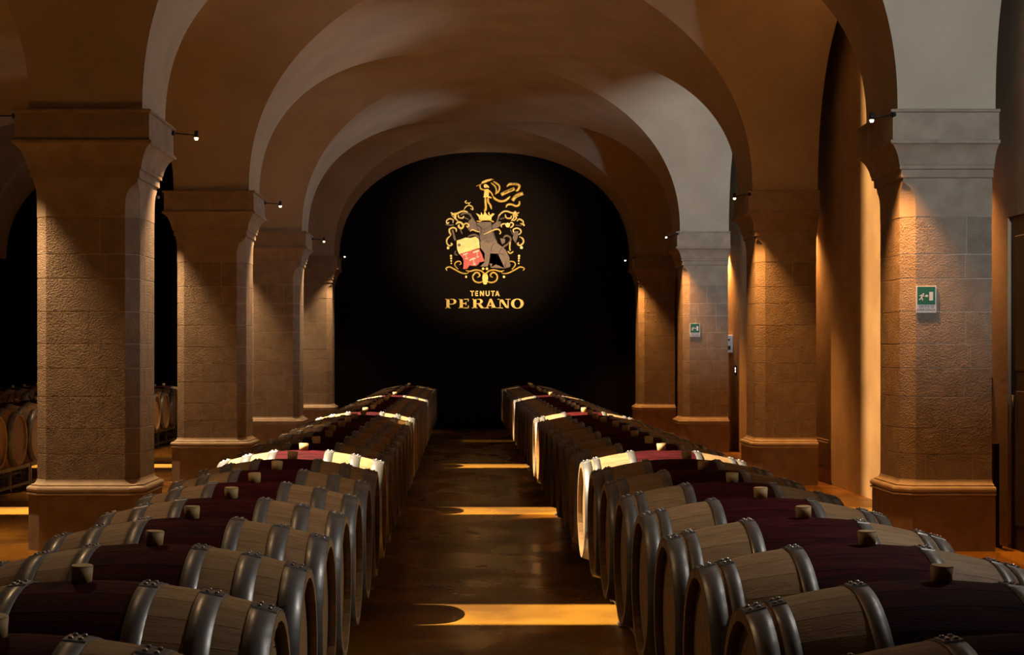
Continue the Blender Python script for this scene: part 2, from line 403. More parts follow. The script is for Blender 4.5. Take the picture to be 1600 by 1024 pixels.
def added_wall_projector(loc, aim, power, col, label):
    r = empty('added_projector', loc, label=label, cat='lamp')
    d = Vector(aim) - Vector(loc); rz = math.atan2(d.y, d.x); r.rotation_euler = (0, 0, rz)
    mb = MB(); g = 0.0058
    mb.box((-0.05, 0, 0), (0.006, 0.11, 0.26)); mb.box((0.03, 0, 0.13), (0.16, 0.11, 0.006)); mb.box((0.03, 0, -0.13), (0.16, 0.11, 0.006))
    for e in (-1, 1):
        mb.box((0.03, e * 0.055, 0), (0.16, 0.006, 0.26)); mb.box((0.1, e * (0.055 + g) / 2, 0), (0.004, 0.055 - g, 0.26))
    mb.build('housing', 'blackm', r)
    MB().tube((-0.02, 0, 0), (-0.16, 0, 0), 0.012).tube((-0.02, -0.02, 0), (0.10, -0.31, 0), 0.012).build('bracket', 'blackm', r)
    lamp('SPOT', 'projector_light', r, (0, 0, 0), power, col, (1, 0, -0.1), 0.0022, 70, 0.3)
added_wall_projector((-2.62, 12.07, 2.70), (4.09, 14.66, 2), P_WASH, (1.0, 0.60, 0.25), 'added unseen projector behind nearest left pier aimed at the side wall')  # added hidden source for the bright vertical band on the side wall

# ------------------------------------------------------------------ barrels
RB, RH, HL = 0.334, 0.262, 0.46
BZ = 0.583; PITCH = BAY / 8
def br(x): return RH + (RB - RH) * (1 - (abs(x) / HL) ** 2.0)
XS = [-HL, -0.42, -0.37, -0.31, -0.25, -0.19, -0.165, -0.133, -0.05, 0.05, 0.133, 0.165, 0.19, 0.25, 0.31, 0.37, 0.42, HL]
NS = 26
def stave_mesh(bw):
    mb = MB(); half = PI / NS * 0.994; n = len(XS)
    for x in XS:                                        # outer face
        r = br(x)
        for a in (-half * 0.985, 0, half * 0.985): mb.v.append((x, r * math.sin(a), r * math.cos(a)))
    for i in range(n - 1):
        mi = 1 if abs((XS[i] + XS[i + 1]) / 2) < bw else 0
        for k in range(2): mb.face([i * 3 + k, i * 3 + k + 1, i * 3 + 4 + k, i * 3 + 3 + k], mi, True)
    o = len(mb.v)
    for x in XS:                                        # edges and inner face
        r = br(x)
        for rr, a in ((r, -half * 0.985), (r - 0.0015, -half), (r - 0.025, -half), (r - 0.025, half), (r - 0.0015, half), (r, half * 0.985)):
            mb.v.append((x, rr * math.sin(a), rr * math.cos(a)))
    for i in range(n - 1):
        mi = 1 if abs((XS[i] + XS[i + 1]) / 2) < bw else 0
        for k in range(5): mb.face([o + i * 6 + k + 1, o + i * 6 + k, o + i * 6 + 6 + k, o + i * 6 + 7 + k], mi)
    mb.face([o + k for k in range(6)]); e = o + (n - 1) * 6; mb.face([e + k for k in range(5, -1, -1)])
    return mb.mesh('stave', ['oak', 'wine'])
def body_mesh(bw):
    mb = MB(); N = 52
    for x in XS:
        r = br(x)
        for k in range(N): a = 2 * PI * k / N; rr = r - (0.002 if k % 2 else 0); mb.v.append((x, rr * math.sin(a), rr * math.cos(a)))
    for i in range(len(XS) - 1):
        mi = 1 if abs((XS[i] + XS[i + 1]) / 2) < bw else 0
        for k in range(N): mb.face([i * N + k, i * N + (k + 1) % N, (i + 1) * N + (k + 1) % N, (i + 1) * N + k], mi, True)
    # chime rim going in
    for s, base in ((-1, 0), (1, (len(XS) - 1) * N)):
        o = len(mb.v)
        for xx in (s * HL, s * (HL - 0.035)):
            for k in range(N): a = 2 * PI * k / N; mb.v.append((xx, (RH - 0.025) * math.sin(a), (RH - 0.025) * math.cos(a)))
        for k in range(N):
            mb.face([base + k, base + (k + 1) % N, o + (k + 1) % N, o + k]); mb.face([o + k, o + (k + 1) % N, o + N + (k + 1) % N, o + N + k])
    return mb.mesh('body', ['oak', 'wine'])
def hoop_mesh(x0, x1, name):
    mb = MB(); N = 56; t = 0.0028
    rows = [(x0, br(x0) + 0.0003), (x0, br(x0) + t), ((x0 + x1) / 2, br((x0 + x1) / 2) + t), (x1, br(x1) + t), (x1, br(x1) + 0.0003)]
    for x, r in rows:
        for k in range(N): a = 2 * PI * k / N; mb.v.append((x, r * math.sin(a), r * math.cos(a)))
    for i in range(len(rows) - 1):
        for k in range(N): mb.face([i * N + k, i * N + (k + 1) % N, (i + 1) * N + (k + 1) % N, (i + 1) * N + k], 0, True)
    return mb.mesh('hoop', ['hoop'])
def seam_mesh(x0, x1):
    mb = MB(); xm = (x0 + x1) / 2; r = br(xm) + 0.0025; w_ = (x1 - x0)
    P = []
    for x in (x0 + 0.001, x1 - 0.001):
        for q in (-0.035, -0.03, 0.03, 0.035):
            a = q / r; rr = br(x) + (0.0028 if abs(q) > 0.032 else 0.0058); P.append((x, rr * math.sin(a), rr * math.cos(a)))
    mb.add(P, [(0, 1, 5, 4), (1, 2, 6, 5), (2, 3, 7, 6), (0, 3, 2, 1), (4, 5, 6, 7)])
    for q in (-0.017, 0.017):
        for xx in (xm - w_ * 0.2, xm + w_ * 0.2):
            a = q / r; rr = br(xx) + 0.005; c = Vector((xx, rr * math.sin(a), rr * math.cos(a))); nrm = Vector((0, math.sin(a), math.cos(a)))
            mb.tube(c, c + nrm * 0.005, 0.0065, 8, 1, r2=0.004)
    return mb.mesh('hoop_seam', ['hoop', 'rivet'])
def head_mesh():
    mb = MB(); R = RH - 0.026; n = 7
    x = HL - 0.028
    for k in range(n):
        y0 = -R + 2 * R * k / n + 0.0012; y1 = -R + 2 * R * (k + 1) / n - 0.0012
        pts = [(y0 + (y1 - y0) * q / 5) for q in range(6)]
        top = [(x, p, math.sqrt(max(0, R * R - p * p))) for p in pts]; bot = [(x, p, -math.sqrt(max(0, R * R - p * p))) for p in reversed(pts)]
        ring = top + bot
        mb.loft([[(x - 0.02, p[1], p[2]) for p in ring], ring], 0, True)
    return mb.mesh('head', ['oak'])
ME_HEAD = head_mesh()
KIND = []                                               # two coopers' patterns of hoops
for bw, HOOPS in ((0.133, [(0.133, 0.180), (0.274, 0.330), (0.398, 0.4595)]), (0.165, [(0.165, 0.206), (0.362, 0.398), (0.409, 0.4595)])):
    KIND.append((stave_mesh(bw), body_mesh(bw), [hoop_mesh(a, b, 'hoop') for a, b in HOOPS], [seam_mesh(a, b) for a, b in HOOPS]))
def bung_mesh():
    mb = MB(); mb.tube((0, 0, -0.012), (0, 0, 0.036), 0.023, 16, r2=0.027); mb.tube((0, 0, 0.036), (0, 0, 0.039), 0.027, 16, r2=0.024); return mb.mesh('bung', ['bung'])
ME_BG = bung_mesh()
def barrel(x, y, label, group, detail, rnd, kind=0):
    ME_ST, ME_BODY, ME_HP, ME_SM = KIND[kind]
    r = empty('wine_barrel', (x, y, BZ), label=label, cat='barrel', group=group)
    tw = rnd.uniform(-0.05, 0.05)
    if detail >= 2:
        for k in range(NS):
            o = link('stave', ME_ST, r); o.rotation_euler = (2 * PI * (k + 0.5) / NS + tw, 0, 0)
    else:
        o = link('body', ME_BODY, r); o.rotation_euler = (tw, 0, 0)
    for s in (0, PI):
        o = link('head', ME_HEAD, r); o.rotation_euler = (rnd.uniform(0, 3), 0, s)
        for j in range(3):
            h = link('hoop', ME_HP[j], r); h.rotation_euler = (0, 0, s)
            if detail >= 1:
                q = link('hoop_seam', ME_SM[j], h); q.rotation_euler = (rnd.uniform(-0.06, 0.06), 0, 0)
    b = link('bung', ME_BG, r); b.location = (rnd.uniform(-0.012, 0.03), 0, RB); b.rotation_euler = (rnd.uniform(-.06, .06), rnd.uniform(-.06, .06), 0)
    return r
def rack(x, y, n, label, group):
    r = empty('barrel_rack', (x, y, 0), label=label, cat='rack', group=group)
    L = n * PITCH - 0.03; zr = BZ - br(0.25) - 0.022
    for s in (-1, 1):
        MB().box((s * 0.25, 0, zr), (0.04, L, 0.04), bev=0.003).build('rail', 'rack', r)
        MB().box((s * 0.25, 0, 0.06), (0.03, L - 0.06, 0.03), bev=0.003).build('lower_rail', 'rack', r)
        for e in (-1, 1):
            MB().box((s * 0.25, e * (L / 2 - 0.02), zr / 2 - 0.01), (0.036, 0.036, zr - 0.02), bev=0.003).build('leg', 'rack', r)
            MB().box((s * 0.25, e * (L / 2 - 0.02), 0.004), (0.075, 0.06, 0.008)).build('foot_plate', 'rack', r)
        MB().box((s * 0.25, 0, zr / 2), (0.03, 0.03, zr - 0.03)).build('post', 'rack', r)
        for k in range(n):
            yc = (k - (n - 1) / 2) * PITCH
            for e in (-1, 1):
                a = 0.42 * e; rr = br(0.25)
                yy = yc + rr * math.sin(a); zz = BZ - rr * math.cos(a)
                mb = MB(); top = zz + 0.012; b0 = zr + 0.02
                ya, yb = yy - e * 0.05, yy + e * 0.06
                za, zb = BZ - math.sqrt(rr * rr - (ya - yc) ** 2) - 0.003, BZ - math.sqrt(rr * rr - (yb - yc) ** 2) - 0.003
                za = max(za, b0 + 0.004)
                P = []
                for xx in (-0.02, 0.02): P += [(s * 0.25 + xx, ya, b0), (s * 0.25 + xx, yb, b0), (s * 0.25 + xx, yb, zb), (s * 0.25 + xx, ya, za)]
                mb.add(P, [(0, 1, 2, 3), (7, 6, 5, 4), (0, 4, 5, 1), (1, 5, 6, 2), (2, 6, 7, 3), (3, 7, 4, 0)]); mb.build('cradle', 'rack', r)
    for e in (-1, 1):
        MB().box((0, e * (L / 2 - 0.02), zr), (0.46, 0.03, 0.03), bev=0.003).build('crossbar', 'rack', r)
    return r
NUM = ['', 'first', 'second', 'third', 'fourth', 'fifth', 'sixth', 'seventh', 'eighth', 'ninth', 'tenth', 'eleventh', 'twelfth']
LITN = ['nearest', 'middle', 'farthest']
for side, cx, dy in (('left', -0.435 - HL, 0.0), ('right', 0.665 + HL, 0.0)):
    rnd = random.Random(3 if side == 'left' else 4)
    for i in range(-8, 26):
        yy = 8.30 + dy + i * PITCH
        k, m = divmod(i, 8)
        if m == 0 and 0 <= i <= 16: lab = 'brightly spotlit pale oak barrel, %s of three lit in the %s row' % (LITN[k], side)
        elif i < 0: lab = 'shaded oak wine barrel, %s in front of the nearest spotlit barrel, %s row' % (NUM[-i], side)
        else:
            k = min(k, 2); lab = 'shaded oak wine barrel, %s behind the %s spotlit barrel, %s row' % (NUM[i - 8 * k], LITN[k], side)
        barrel(cx, yy, lab, 'barrels of the %s row along the aisle' % side, 2 if i <= 1 else (1 if i <= 8 else 0), rnd, 0 if side == 'left' else 1)
    for j in range(17):
        i = -8 + 2 * j
        yy = 8.30 + dy + (i + 0.5) * PITCH
        rack(cx, yy, 2, 'grey steel rack under barrels, number %s from the front, %s aisle row' % (NUM[j + 1] if j < 12 else ['thirteenth', 'fourteenth', 'fifteenth', 'sixteenth', 'seventeenth'][j - 12], side), 'racks of the %s row' % side)
# side aisle rows seen between the left piers
rnd = random.Random(9)
for rowi, cx, idx in ((0, -4.5 - HL, list(range(8, 14)) + list(range(18, 25))), (1, -6.6 - HL, list(range(17, 26)))):
    for q, i in enumerate(idx):
        yy = 8.30 + i * PITCH
        if rowi == 0:
            lab = ('oak barrel in dark side aisle seen past nearest left pier, %s from the front' % NUM[q + 1]) if i < 14 else ('oak barrel in dark side aisle between first and second left piers, %s from the front' % NUM[q - 5])
        else: lab = 'dim oak barrel of the rearmost side aisle row, %s from the front' % NUM[q + 1]
        barrel(cx, yy, lab, 'barrels in the side aisle', 1 if i < 14 else 0, rnd)
    pr = [(8, 9), (10, 11), (12, 13), (18, 19), (20, 21), (22, 23)] if rowi == 0 else [(17, 18), (19, 20), (21, 22), (23, 24)]
    for q, (a, b) in enumerate(pr):
        rack(cx, 8.30 + (a + b) / 2 * PITCH, 2, 'steel rack in the %s side aisle row, %s from the front' % (['nearer', 'rearmost'][rowi], NUM[q + 1]), 'racks in the side aisle')
rack(-4.5 - HL, 8.30 + 24.25 * PITCH, 1, 'short steel rack in the nearer side aisle row, last one', 'racks in the side aisle')
rack(-6.6 - HL, 8.30 + 25.25 * PITCH, 1, 'short steel rack in the rearmost side aisle row, last one', 'racks in the side aisle')

# ------------------------------------------------------------------ crest on the end wall
WY = END_Y; K = WY / FPX
def W2(u, v): return ((u - 722) * K, CAM_H + (552 - v) * K)
EC = W2(757.5, 380)
crest = empty('coat_of_arms', (EC[0], WY - 0.002, EC[1]), label='gold coat of arms relief with seated lion and shield on black wall', cat='emblem')
def loc2(u, v): x, z = W2(u, v); return (x - EC[0], z - EC[1])
def A(L): return [(690 + x / 11.43, 270 + y / 11.43) for x, y in L]
def B(L): return [(690 + x / 12.8, 320 + y / 12.8) for x, y in L]
def C_(L): return [(755 + x / 12.8, 320 + y / 12.8) for x, y in L]
def D(L): return [(690 + x / 12.8, 365 + y / 12.8) for x, y in L]
def E(L): return [(755 + x / 12.8, 365 + y / 12.8) for x, y in L]
def MIR(L): return [(1515.6 - u, v) for u, v in L]
def smooth(L, n=5):
    if len(L) < 3: return L
    out = []
    P = [L[0]] + list(L) + [L[-1]]
    for i in range(1, len(P) - 2):
        for q in range(n):
            t = q / n; p0, p1, p2, p3 = P[i - 1:i + 3]
            out.append(tuple(0.5 * (2 * p1[c] + (p2[c] - p0[c]) * t + (2 * p0[c] - 5 * p1[c] + 4 * p2[c] - p3[c]) * t * t + (3 * p1[c] - p0[c] - 3 * p2[c] + p3[c]) * t ** 3) for c in (0, 1)))
    out.append(L[-1]); return out
def stroke(mb, L, wpx, h=0.03, y0=0.0, mi=0, taper=True):
    L = [Vector(loc2(*p)) for p in smooth(L)]; n = len(L); w_ = wpx * K / 2
    o = len(mb.v)
    for i, p in enumerate(L):
        d = (L[min(i + 1, n - 1)] - L[max(i - 1, 0)]);  d = d.normalized() if d.length else Vector((1, 0))
        q = Vector((-d.y, d.x)); t = i / (n - 1)
        k = w_ * ((0.45 + 0.55 * min(1, 6 * t, 6 * (1 - t) + 0.15)) if taper else 1)
        for (a, yy) in ((-1, y0), (-0.9, y0 - h * .6), (0, y0 - h), (0.9, y0 - h * .6), (1, y0)):
            mb.v.append((p.x + q.x * k * a, yy, p.y + q.y * k * a))
    for i in range(n - 1):
        for k in range(4): mb.face([o + i * 5 + k, o + i * 5 + k + 1, o + i * 5 + 6 + k, o + i * 5 + 5 + k], mi, True)
    mb.face([o + k for k in range(5)], mi); mb.face([o + (n - 1) * 5 + k for k in range(4, -1, -1)], mi)
def fill(mb, L, h=0.025, y0=0.0, mi=0):
    P = [loc2(*p) for p in L]
    ar = sum(P[i - 1][0] * P[i][1] - P[i][0] * P[i - 1][1] for i in range(len(P)))
    if ar < 0: P.reverse()
    bm = bmesh.new(); vf = [bm.verts.new((x, y0 - h, z)) for x, z in P]; vb = [bm.verts.new((x, y0, z)) for x, z in P]
    f = bm.faces.new(vf)
    for i in range(len(P)): bm.faces.new((vf[i - 1], vb[i - 1], vb[i], vf[i]))
    bmesh.ops.triangulate(bm, faces=[f]); bm.verts.index_update()
    mb.add([tuple(v.co) for v in bm.verts], [[v.index for v in f.verts] for f in bm.faces], mi); bm.free()
def dot(mb, p, rpx, h=0.03, mi=0):
    fill(mb, [(p[0] + rpx * math.cos(2 * PI * k / 12), p[1] + rpx * math.sin(2 * PI * k / 12)) for k in range(12)], h, 0, mi)
S = 1 / 12.8; SA = 1 / 11.43
# standing figure with drapery
mb = MB()
dot(mb, A([(785, 240)])[0], 34 * SA); fill(mb, A([(800, 215), (835, 235), (852, 270), (815, 268)]))
fill(mb, A([(755, 300), (835, 295), (850, 350), (838, 400), (845, 440), (745, 440), (765, 360)]), 0.035)
stroke(mb, A([(765, 312), (705, 292), (685, 250), (688, 205)]), 32 * SA); stroke(mb, A([(838, 315), (888, 365), (915, 425)]), 32 * SA)
stroke(mb, A([(778, 430), (782, 540), (788, 640), (760, 692)]), 48 * SA, 0.035); stroke(mb, A([(830, 440), (830, 520), (868, 580), (893, 655)]), 40 * SA)
stroke(mb, A([(815, 470), (850, 438), (893, 455)]), 32 * SA)
stroke(mb, A([(618, 242), (932, 116)]), 22 * SA); fill(mb, A([(705, 195), (725, 160), (795, 128), (900, 108), (880, 142), (800, 168)]))
stroke(mb, A([(880, 182), (945, 235), (975, 305), (962, 392)]), 30 * SA); stroke(mb, A([(925, 158), (1018, 222), (1030, 300), (985, 372)]), 36 * SA)
mb.build('standing_figure', 'gold', crest)
mb = MB(); stroke(mb, A([(918, 425), (955, 470), (1040, 508), (1130, 500), (1225, 425)]), 44 * SA)
stroke(mb, A([(1162, 250), (1220, 205), (1330, 205), (1385, 230), (1372, 290), (1328, 335)]), 48 * SA); stroke(mb, A([(1065, 395), (1150, 350), (1305, 285)]), 62 * SA, taper=False)
stroke(mb, A([(1262, 500), (1335, 415), (1455, 370)]), 66 * SA, taper=False); stroke(mb, A([(1148, 620), (1180, 572), (1260, 570), (1330, 598), (1385, 570), (1388, 508)]), 40 * SA)
o = mb.build('ribbon', 'gold', crest)
mb = MB()
for (a, b) in (((1265, 195), (1350, 212)), ((1120, 360), (1180, 335)), ((1210, 325), (1265, 300)), ((1305, 440), (1395, 390))):
    for q in range(5):
        u, v = a[0] + (b[0] - a[0]) * q / 4, a[1] + (b[1] - a[1]) * q / 4
        stroke(mb, A([(u - 4, v + 14), (u + 5, v - 14)]), 9 * SA, 0.004, -0.030, taper=False)
mb.build('ribbon_lettering', 'ink', o)
# crown
mb = MB()
fill(mb, A([(608, 730), (655, 738), (692, 768), (706, 706), (738, 760), (775, 692), (812, 757), (842, 702), (866, 766), (902, 727), (950, 735), (892, 800), (890, 842), (668, 842), (660, 790)]))
stroke(mb, A([(622, 868), (690, 868), (720, 845), (850, 845), (890, 862), (935, 882)]), 30 * SA)
mb.build('crown', 'gold', crest)
# mantling, gold and taupe
mb = MB(); tp = MB()
stroke(mb, A([(398, 668), (430, 612), (490, 586), (548, 612), (556, 660), (515, 640)]), 24 * SA); stroke(mb, A([(484, 586), (490, 545), (440, 545), (418, 520), (446, 500)]), 22 * SA); stroke(mb, A([(488, 548), (520, 528)]), 22 * SA)
stroke(mb, B([(210, 190), (300, 180), (420, 130), (525, 152)]), 36 * S); [stroke(mb, B(q), 30 * S) for q in ([(180, 155), (235, 185), (300, 165)], [(205, 225), (215, 185), (265, 215), (300, 190)], [(215, 240), (260, 250), (285, 290), (325, 328)], [(250, 205), (285, 240), (250, 285)])]
stroke(mb, B([(332, 200), (345, 258), (420, 268), (445, 228)]), 30 * S); stroke(mb, B([(222, 365), (228, 310), (160, 282), (98, 325), (110, 378), (150, 352)]), 30 * S)
stroke(mb, B([(285, 395), (330, 352), (400, 372), (432, 430), (390, 478), (340, 440), (352, 400)]), 44 * S); stroke(mb, B([(440, 405), (490, 372), (545, 410), (520, 450), (490, 420)]), 34 * S)
stroke(mb, B([(292, 545), (288, 490), (230, 460), (158, 490), (158, 560), (192, 600)]), 38 * S); stroke(mb, B([(190, 605), (108, 690), (104, 770), (150, 822), (208, 800), (185, 765)]), 34 * S); dot(mb, B([(130, 868)])[0], 27 * S)
stroke(mb, B([(570, 535), (612, 500), (700, 532), (765, 548)]), 34 * S)
stroke(tp, B([(375, 210), (460, 168), (560, 192), (605, 270)]), 42 * S); stroke(tp, B([(465, 260), (545, 302)]), 56 * S)
fill(tp, B([(540, 330), (622, 248), (700, 380), (792, 480), (782, 545), (700, 525), (600, 480), (540, 520), (515, 420)]), 0.02)
stroke(tp, B([(75, 395), (180, 412), (245, 402)]), 32 * S); stroke(tp, B([(210, 500), (240, 600), (272, 720)]), 50 * S); stroke(tp, B([(370, 490), (412, 590)]), 56 * S); stroke(tp, B([(525, 640), (640, 602), (735, 642), (752, 705)]), 44 * S)
stroke(tp, B([(280, 920), (270, 990), (320, 1010)]), 30 * S)
stroke(mb, C_([(300, 250), (330, 200), (400, 142), (480, 132), (560, 162), (690, 182)]), 36 * S); [stroke(mb, C_(q), 30 * S) for q in ([(600, 175), (640, 140), (670, 175), (718, 155)], [(600, 190), (660, 205), (692, 225)], [(590, 200), (610, 260), (560, 325)], [(620, 220), (660, 250), (640, 300), (595, 322)], [(630, 240), (682, 282)])]
stroke(mb, C_([(438, 195), (460, 262), (540, 272), (562, 220)]), 34 * S); stroke(mb, C_([(372, 455), (358, 410), (430, 380), (482, 430)]), 34 * S); dot(mb, C_([(490, 410)])[0], 48 * S)
stroke(mb, C_([(520, 390), (560, 360), (602, 392), (582, 435), (535, 465)]), 34 * S); stroke(mb, C_([(672, 335), (720, 290), (792, 332), (792, 392), (735, 372)]), 34 * S); dot(mb, C_([(815, 410)])[0], 17 * S)
stroke(mb, C_([(612, 565), (600, 500), (670, 470), (742, 500), (752, 560), (700, 602)]), 34 * S); stroke(mb, C_([(720, 640), (790, 682), (802, 760), (740, 812), (685, 790), (712, 758)]), 36 * S); dot(mb, C_([(765, 860)])[0], 30 * S)
stroke(mb, C_([(0, 602), (150, 532), (290, 490), (345, 550), (325, 592)]), 32 * S, 0.045); stroke(mb, C_([(540, 720), (530, 860), (540, 925)]), 34 * S); stroke(mb, C_([(488, 930), (540, 975), (602, 935)]), 30 * S)
stroke(tp, C_([(275, 345), (300, 270), (325, 215)]), 44 * S); stroke(tp, C_([(340, 292), (425, 262)]), 56 * S); fill(tp, C_([(170, 420), (280, 330), (360, 340), (345, 420), (260, 480), (170, 490)]), 0.02)
stroke(tp, C_([(640, 408), (765, 422)]), 36 * S); fill(tp, C_([(618, 530), (705, 530), (692, 640), (650, 775), (585, 680)]), 0.02); stroke(tp, C_([(540, 500), (590, 600)]), 40 * S)
mb.build('gold_mantling', 'goldpale', crest); tp.build('taupe_mantling', 'taupe', crest)
# lion
mb = MB()
fill(mb, [(744, 349), (752, 347), (768, 347.5), (769, 358), (773, 368), (777, 379), (768, 386), (752, 384), (746, 376), (749, 366), (744, 360)], 0.022)
lion = mb.build('lion', 'taupe', crest)
mb = MB()
fill(mb, E([(-70, 170), (20, 140), (100, 190), (220, 150), (372, 262), (450, 330), (482, 400), (522, 480), (530, 620), (542, 668), (430, 702), (150, 685), (128, 600), (200, 612), (285, 600), (250, 480), (292, 405), (140, 402), (122, 560), (90, 662), (-60, 662), (-45, 610), (20, 580), (32, 400), (-50, 300)]), 0.03)
mb.build('lion_body', 'taupel', lion)
mb = MB(); stroke(mb, C_([(352, 930), (400, 850), (500, 780), (548, 700), (520, 642), (450, 622), (395, 672)]), 38 * S, 0.035); fill(mb, C_([(335, 670), (440, 690), (432, 762), (380, 795), (350, 720)])); mb.build('lion_tail', 'taupel', lion)
mb = MB(); stroke(mb, E([(160, 360), (165, 280), (230, 180)]), 8 * S, 0.004, -0.03); stroke(mb, E([(320, 400), (350, 320), (420, 260)]), 8 * S, 0.004, -0.03); stroke(mb, E([(455, 560), (440, 640), (450, 700)]), 10 * S, 0.004, -0.03); stroke(mb, E([(255, 480), (320, 410), (420, 420)]), 8 * S, 0.004, -0.03)
stroke(mb, B([(705, 345), (700, 400), (790, 470), (790, 560), (745, 650), (790, 760)]), 12 * S, 0.004, -0.03); stroke(mb, C_([(165, 345), (170, 420), (190, 560), (240, 660), (270, 720)]), 12 * S, 0.004, -0.03)
for q in range(5): stroke(mb, B([(810 + 8 * q, 480 + 60 * q), (850 + 8 * q, 500 + 60 * q), (900 + 6 * q, 470 + 60 * q)]), 7 * S, 0.004, -0.028)
mb.build('lion_outline', 'ink', lion)
# shield
mb = MB(); fill(mb, B([(300, 722), (400, 690), (480, 660), (580, 672), (680, 640), (740, 690), (765, 865), (350, 992), (310, 900)]), 0.04); sh = mb.build('shield', 'goldpale', crest)
mb = MB(); dot(mb, B([(352, 810)])[0], 32 * S, 0.05); mb.build('shield_notch', 'taupe', sh)
mb = MB(); fill(mb, D([(358, 420), (570, 352), (755, 305), (810, 430), (852, 560), (760, 582), (740, 610), (690, 655), (560, 642), (520, 702), (425, 718), (445, 560), (410, 480)]), 0.04); rd = mb.build('red_field', 'red', sh)
for a, b in ((((428, 432), (470, 420), (522, 398)), ((482, 412), (500, 515))), (((628, 388), (690, 362), (752, 345)), ((702, 362), (722, 480))), (((556, 550), (610, 512), (682, 500)), ((632, 520), (655, 628)))):
    mb = MB(); stroke(mb, D(a), 34 * S, 0.012, -0.039); stroke(mb, D(b), 36 * S, 0.012, -0.039); stroke(mb, D([(b[1][0] - 30, b[1][1] - 14), (b[1][0], b[1][1]), (b[1][0] + 25, b[1][1] - 25)]), 20 * S, 0.012, -0.039); mb.build('hammer_mark', 'cream', rd)
# bottom scroll, mirrored
mb = MB()
for fn in (lambda L: L, MIR):
    stroke(mb, fn(D([(112, 745), (86, 700), (160, 670), (240, 710), (330, 760), (430, 800), (520, 800)])), 32 * S); stroke(mb, fn(D([(485, 738), (560, 760), (680, 730), (790, 750), (850, 800), (900, 810)])), 32 * S)
    stroke(mb, fn(D([(712, 880), (760, 850), (735, 790), (670, 792), (622, 860), (652, 950), (760, 982), (865, 930)])), 36 * S); stroke(mb, fn(D([(352, 630), (392, 600), (360, 560), (290, 572), (262, 632), (330, 720)])), 28 * S)
    stroke(mb, fn(D([(520, 800), (550, 760)])), 30 * S); dot(mb, fn(D([(490, 868)]))[0], 24 * S); dot(mb, fn(D([(830, 708)]))[0], 26 * S)
    for q in range(4): dot(mb, fn(D([(188 + 2 * q, 450 + 50 * q)]))[0], (24 - 3 * q) * S)
fill(mb, D([(820, 820), (920, 820), (930, 900), (905, 1010), (870, 1025), (835, 1010), (812, 900)]), 0.03)
mb.build('bottom_scroll', 'gold', crest)

# lettering under the crest
def letters(name, rows, label):
    r = empty(name, (EC[0], WY - 0.002, EC[1]), label=label, cat='lettering')
    for ch, strokes in rows:
        mb = MB()
        for L in strokes: fill(mb, L, 0.03)
        mb.build('letter_' + ch.lower(), 'gold', r)
    return r
def rc(u0, v0, u1, v1): return [(u0, v0), (u1, v0), (u1, v1), (u0, v1)]
def ringpoly(cx, cy, rx, ry, ix, iy, a0=0, a1=360, n=28):
    P = []; Q = []
    for k in range(n + 1):
        t = math.radians(a0 + (a1 - a0) * k / n); P.append((cx + rx * math.cos(t), cy + ry * math.sin(t))); Q.append((cx + ix * math.cos(t), cy + iy * math.sin(t)))
    return [[P[k], P[k + 1], Q[k + 1], Q[k]] for k in range(n)]
T, Bm = 467.2, 482.0
def serif_stem(u, w_=5.0, t=T, b=Bm): return [rc(u, t, u + w_, b), rc(u - 1.8, t, u + w_ + 1.8, t + 1.1), rc(u - 1.8, b - 1.1, u + w_ + 1.8, b)]
P_ = serif_stem(697.6, 4.8) + ringpoly(706.5, 471.6, 6.6, 4.4, 2.6, 3.3, -90, 90, 14) + [rc(702, T, 707, T + 1.1), rc(702, 474.9, 707, 476)]
E_ = serif_stem(718.4, 4.8) + [rc(722, T, 732, T + 1.2), rc(731, T, 732.4, T + 4), rc(722, 473.8, 728.5, 475.2), rc(727.6, 472, 728.8, 477.2), rc(722, Bm - 1.2, 732.2, Bm), rc(731.2, Bm - 4.2, 732.6, Bm)]
R_ = serif_stem(739.5, 4.8) + ringpoly(748, 471.2, 6.4, 4.0, 2.4, 2.9, -90, 90, 14) + [rc(744, T, 748.5, T + 1.1), rc(744, 474.1, 748.5, 475.2), [(746, 475), (751, 475), (755.5, 481), (757, 481), (757, 482), (751.5, 482)]]
A_ = [[(765.2, T), (768.2, T), (774.8, Bm), (769.2, Bm)], [(765.2, T), (767.2, T + 3), (761.2, Bm), (759.6, Bm)], rc(762, 477, 770, 478.3), rc(757.6, Bm - 1.1, 763.6, Bm), rc(767.4, Bm - 1.1, 776.4, Bm)]
N_ = [[(780, T), (785, T), (794.6, Bm), (793.4, Bm), (790, Bm - 1)], rc(780.8, T, 782.2, Bm), rc(793.2, T, 794.6, Bm), rc(777.4, T, 785, T + 1.1), rc(777.6, Bm - 1.1, 785.6, Bm), rc(789.6, T, 797.6, T + 1.1)]
O_ = ringpoly(808.3, 474.7, 10.0, 7.9, 5.0, 6.6)
letters('name_lettering', [('P', P_), ('E', E_), ('R', R_), ('A', A_), ('N', N_), ('O', O_)], 'large gold serif letters PERANO on the black end wall')
t, b = 454.6, 463.0; k = 1.7
def TT(u): return [rc(u, t, u + 6, t + k), rc(u + 2.2, t, u + 3.9, b)]
def EE(u): return [rc(u, t, u + k, b), rc(u, t, u + 5.2, t + k), rc(u, 458, u + 4.6, 459.5), rc(u, b - k, u + 5.3, b)]
def NN(u): return [rc(u, t, u + k, b), rc(u + 4.8, t, u + 4.8 + k, b), [(u, t), (u + k + .3, t), (u + 4.8 + k, b), (u + 4.5, b)]]
def UU(u): return [rc(u, t, u + k, 460.2), rc(u + 4.8, t, u + 4.8 + k, 460.2)] + ringpoly(u + 3.25, 460, 3.25, 3.1, 1.55, 1.5, 0, 180, 10)
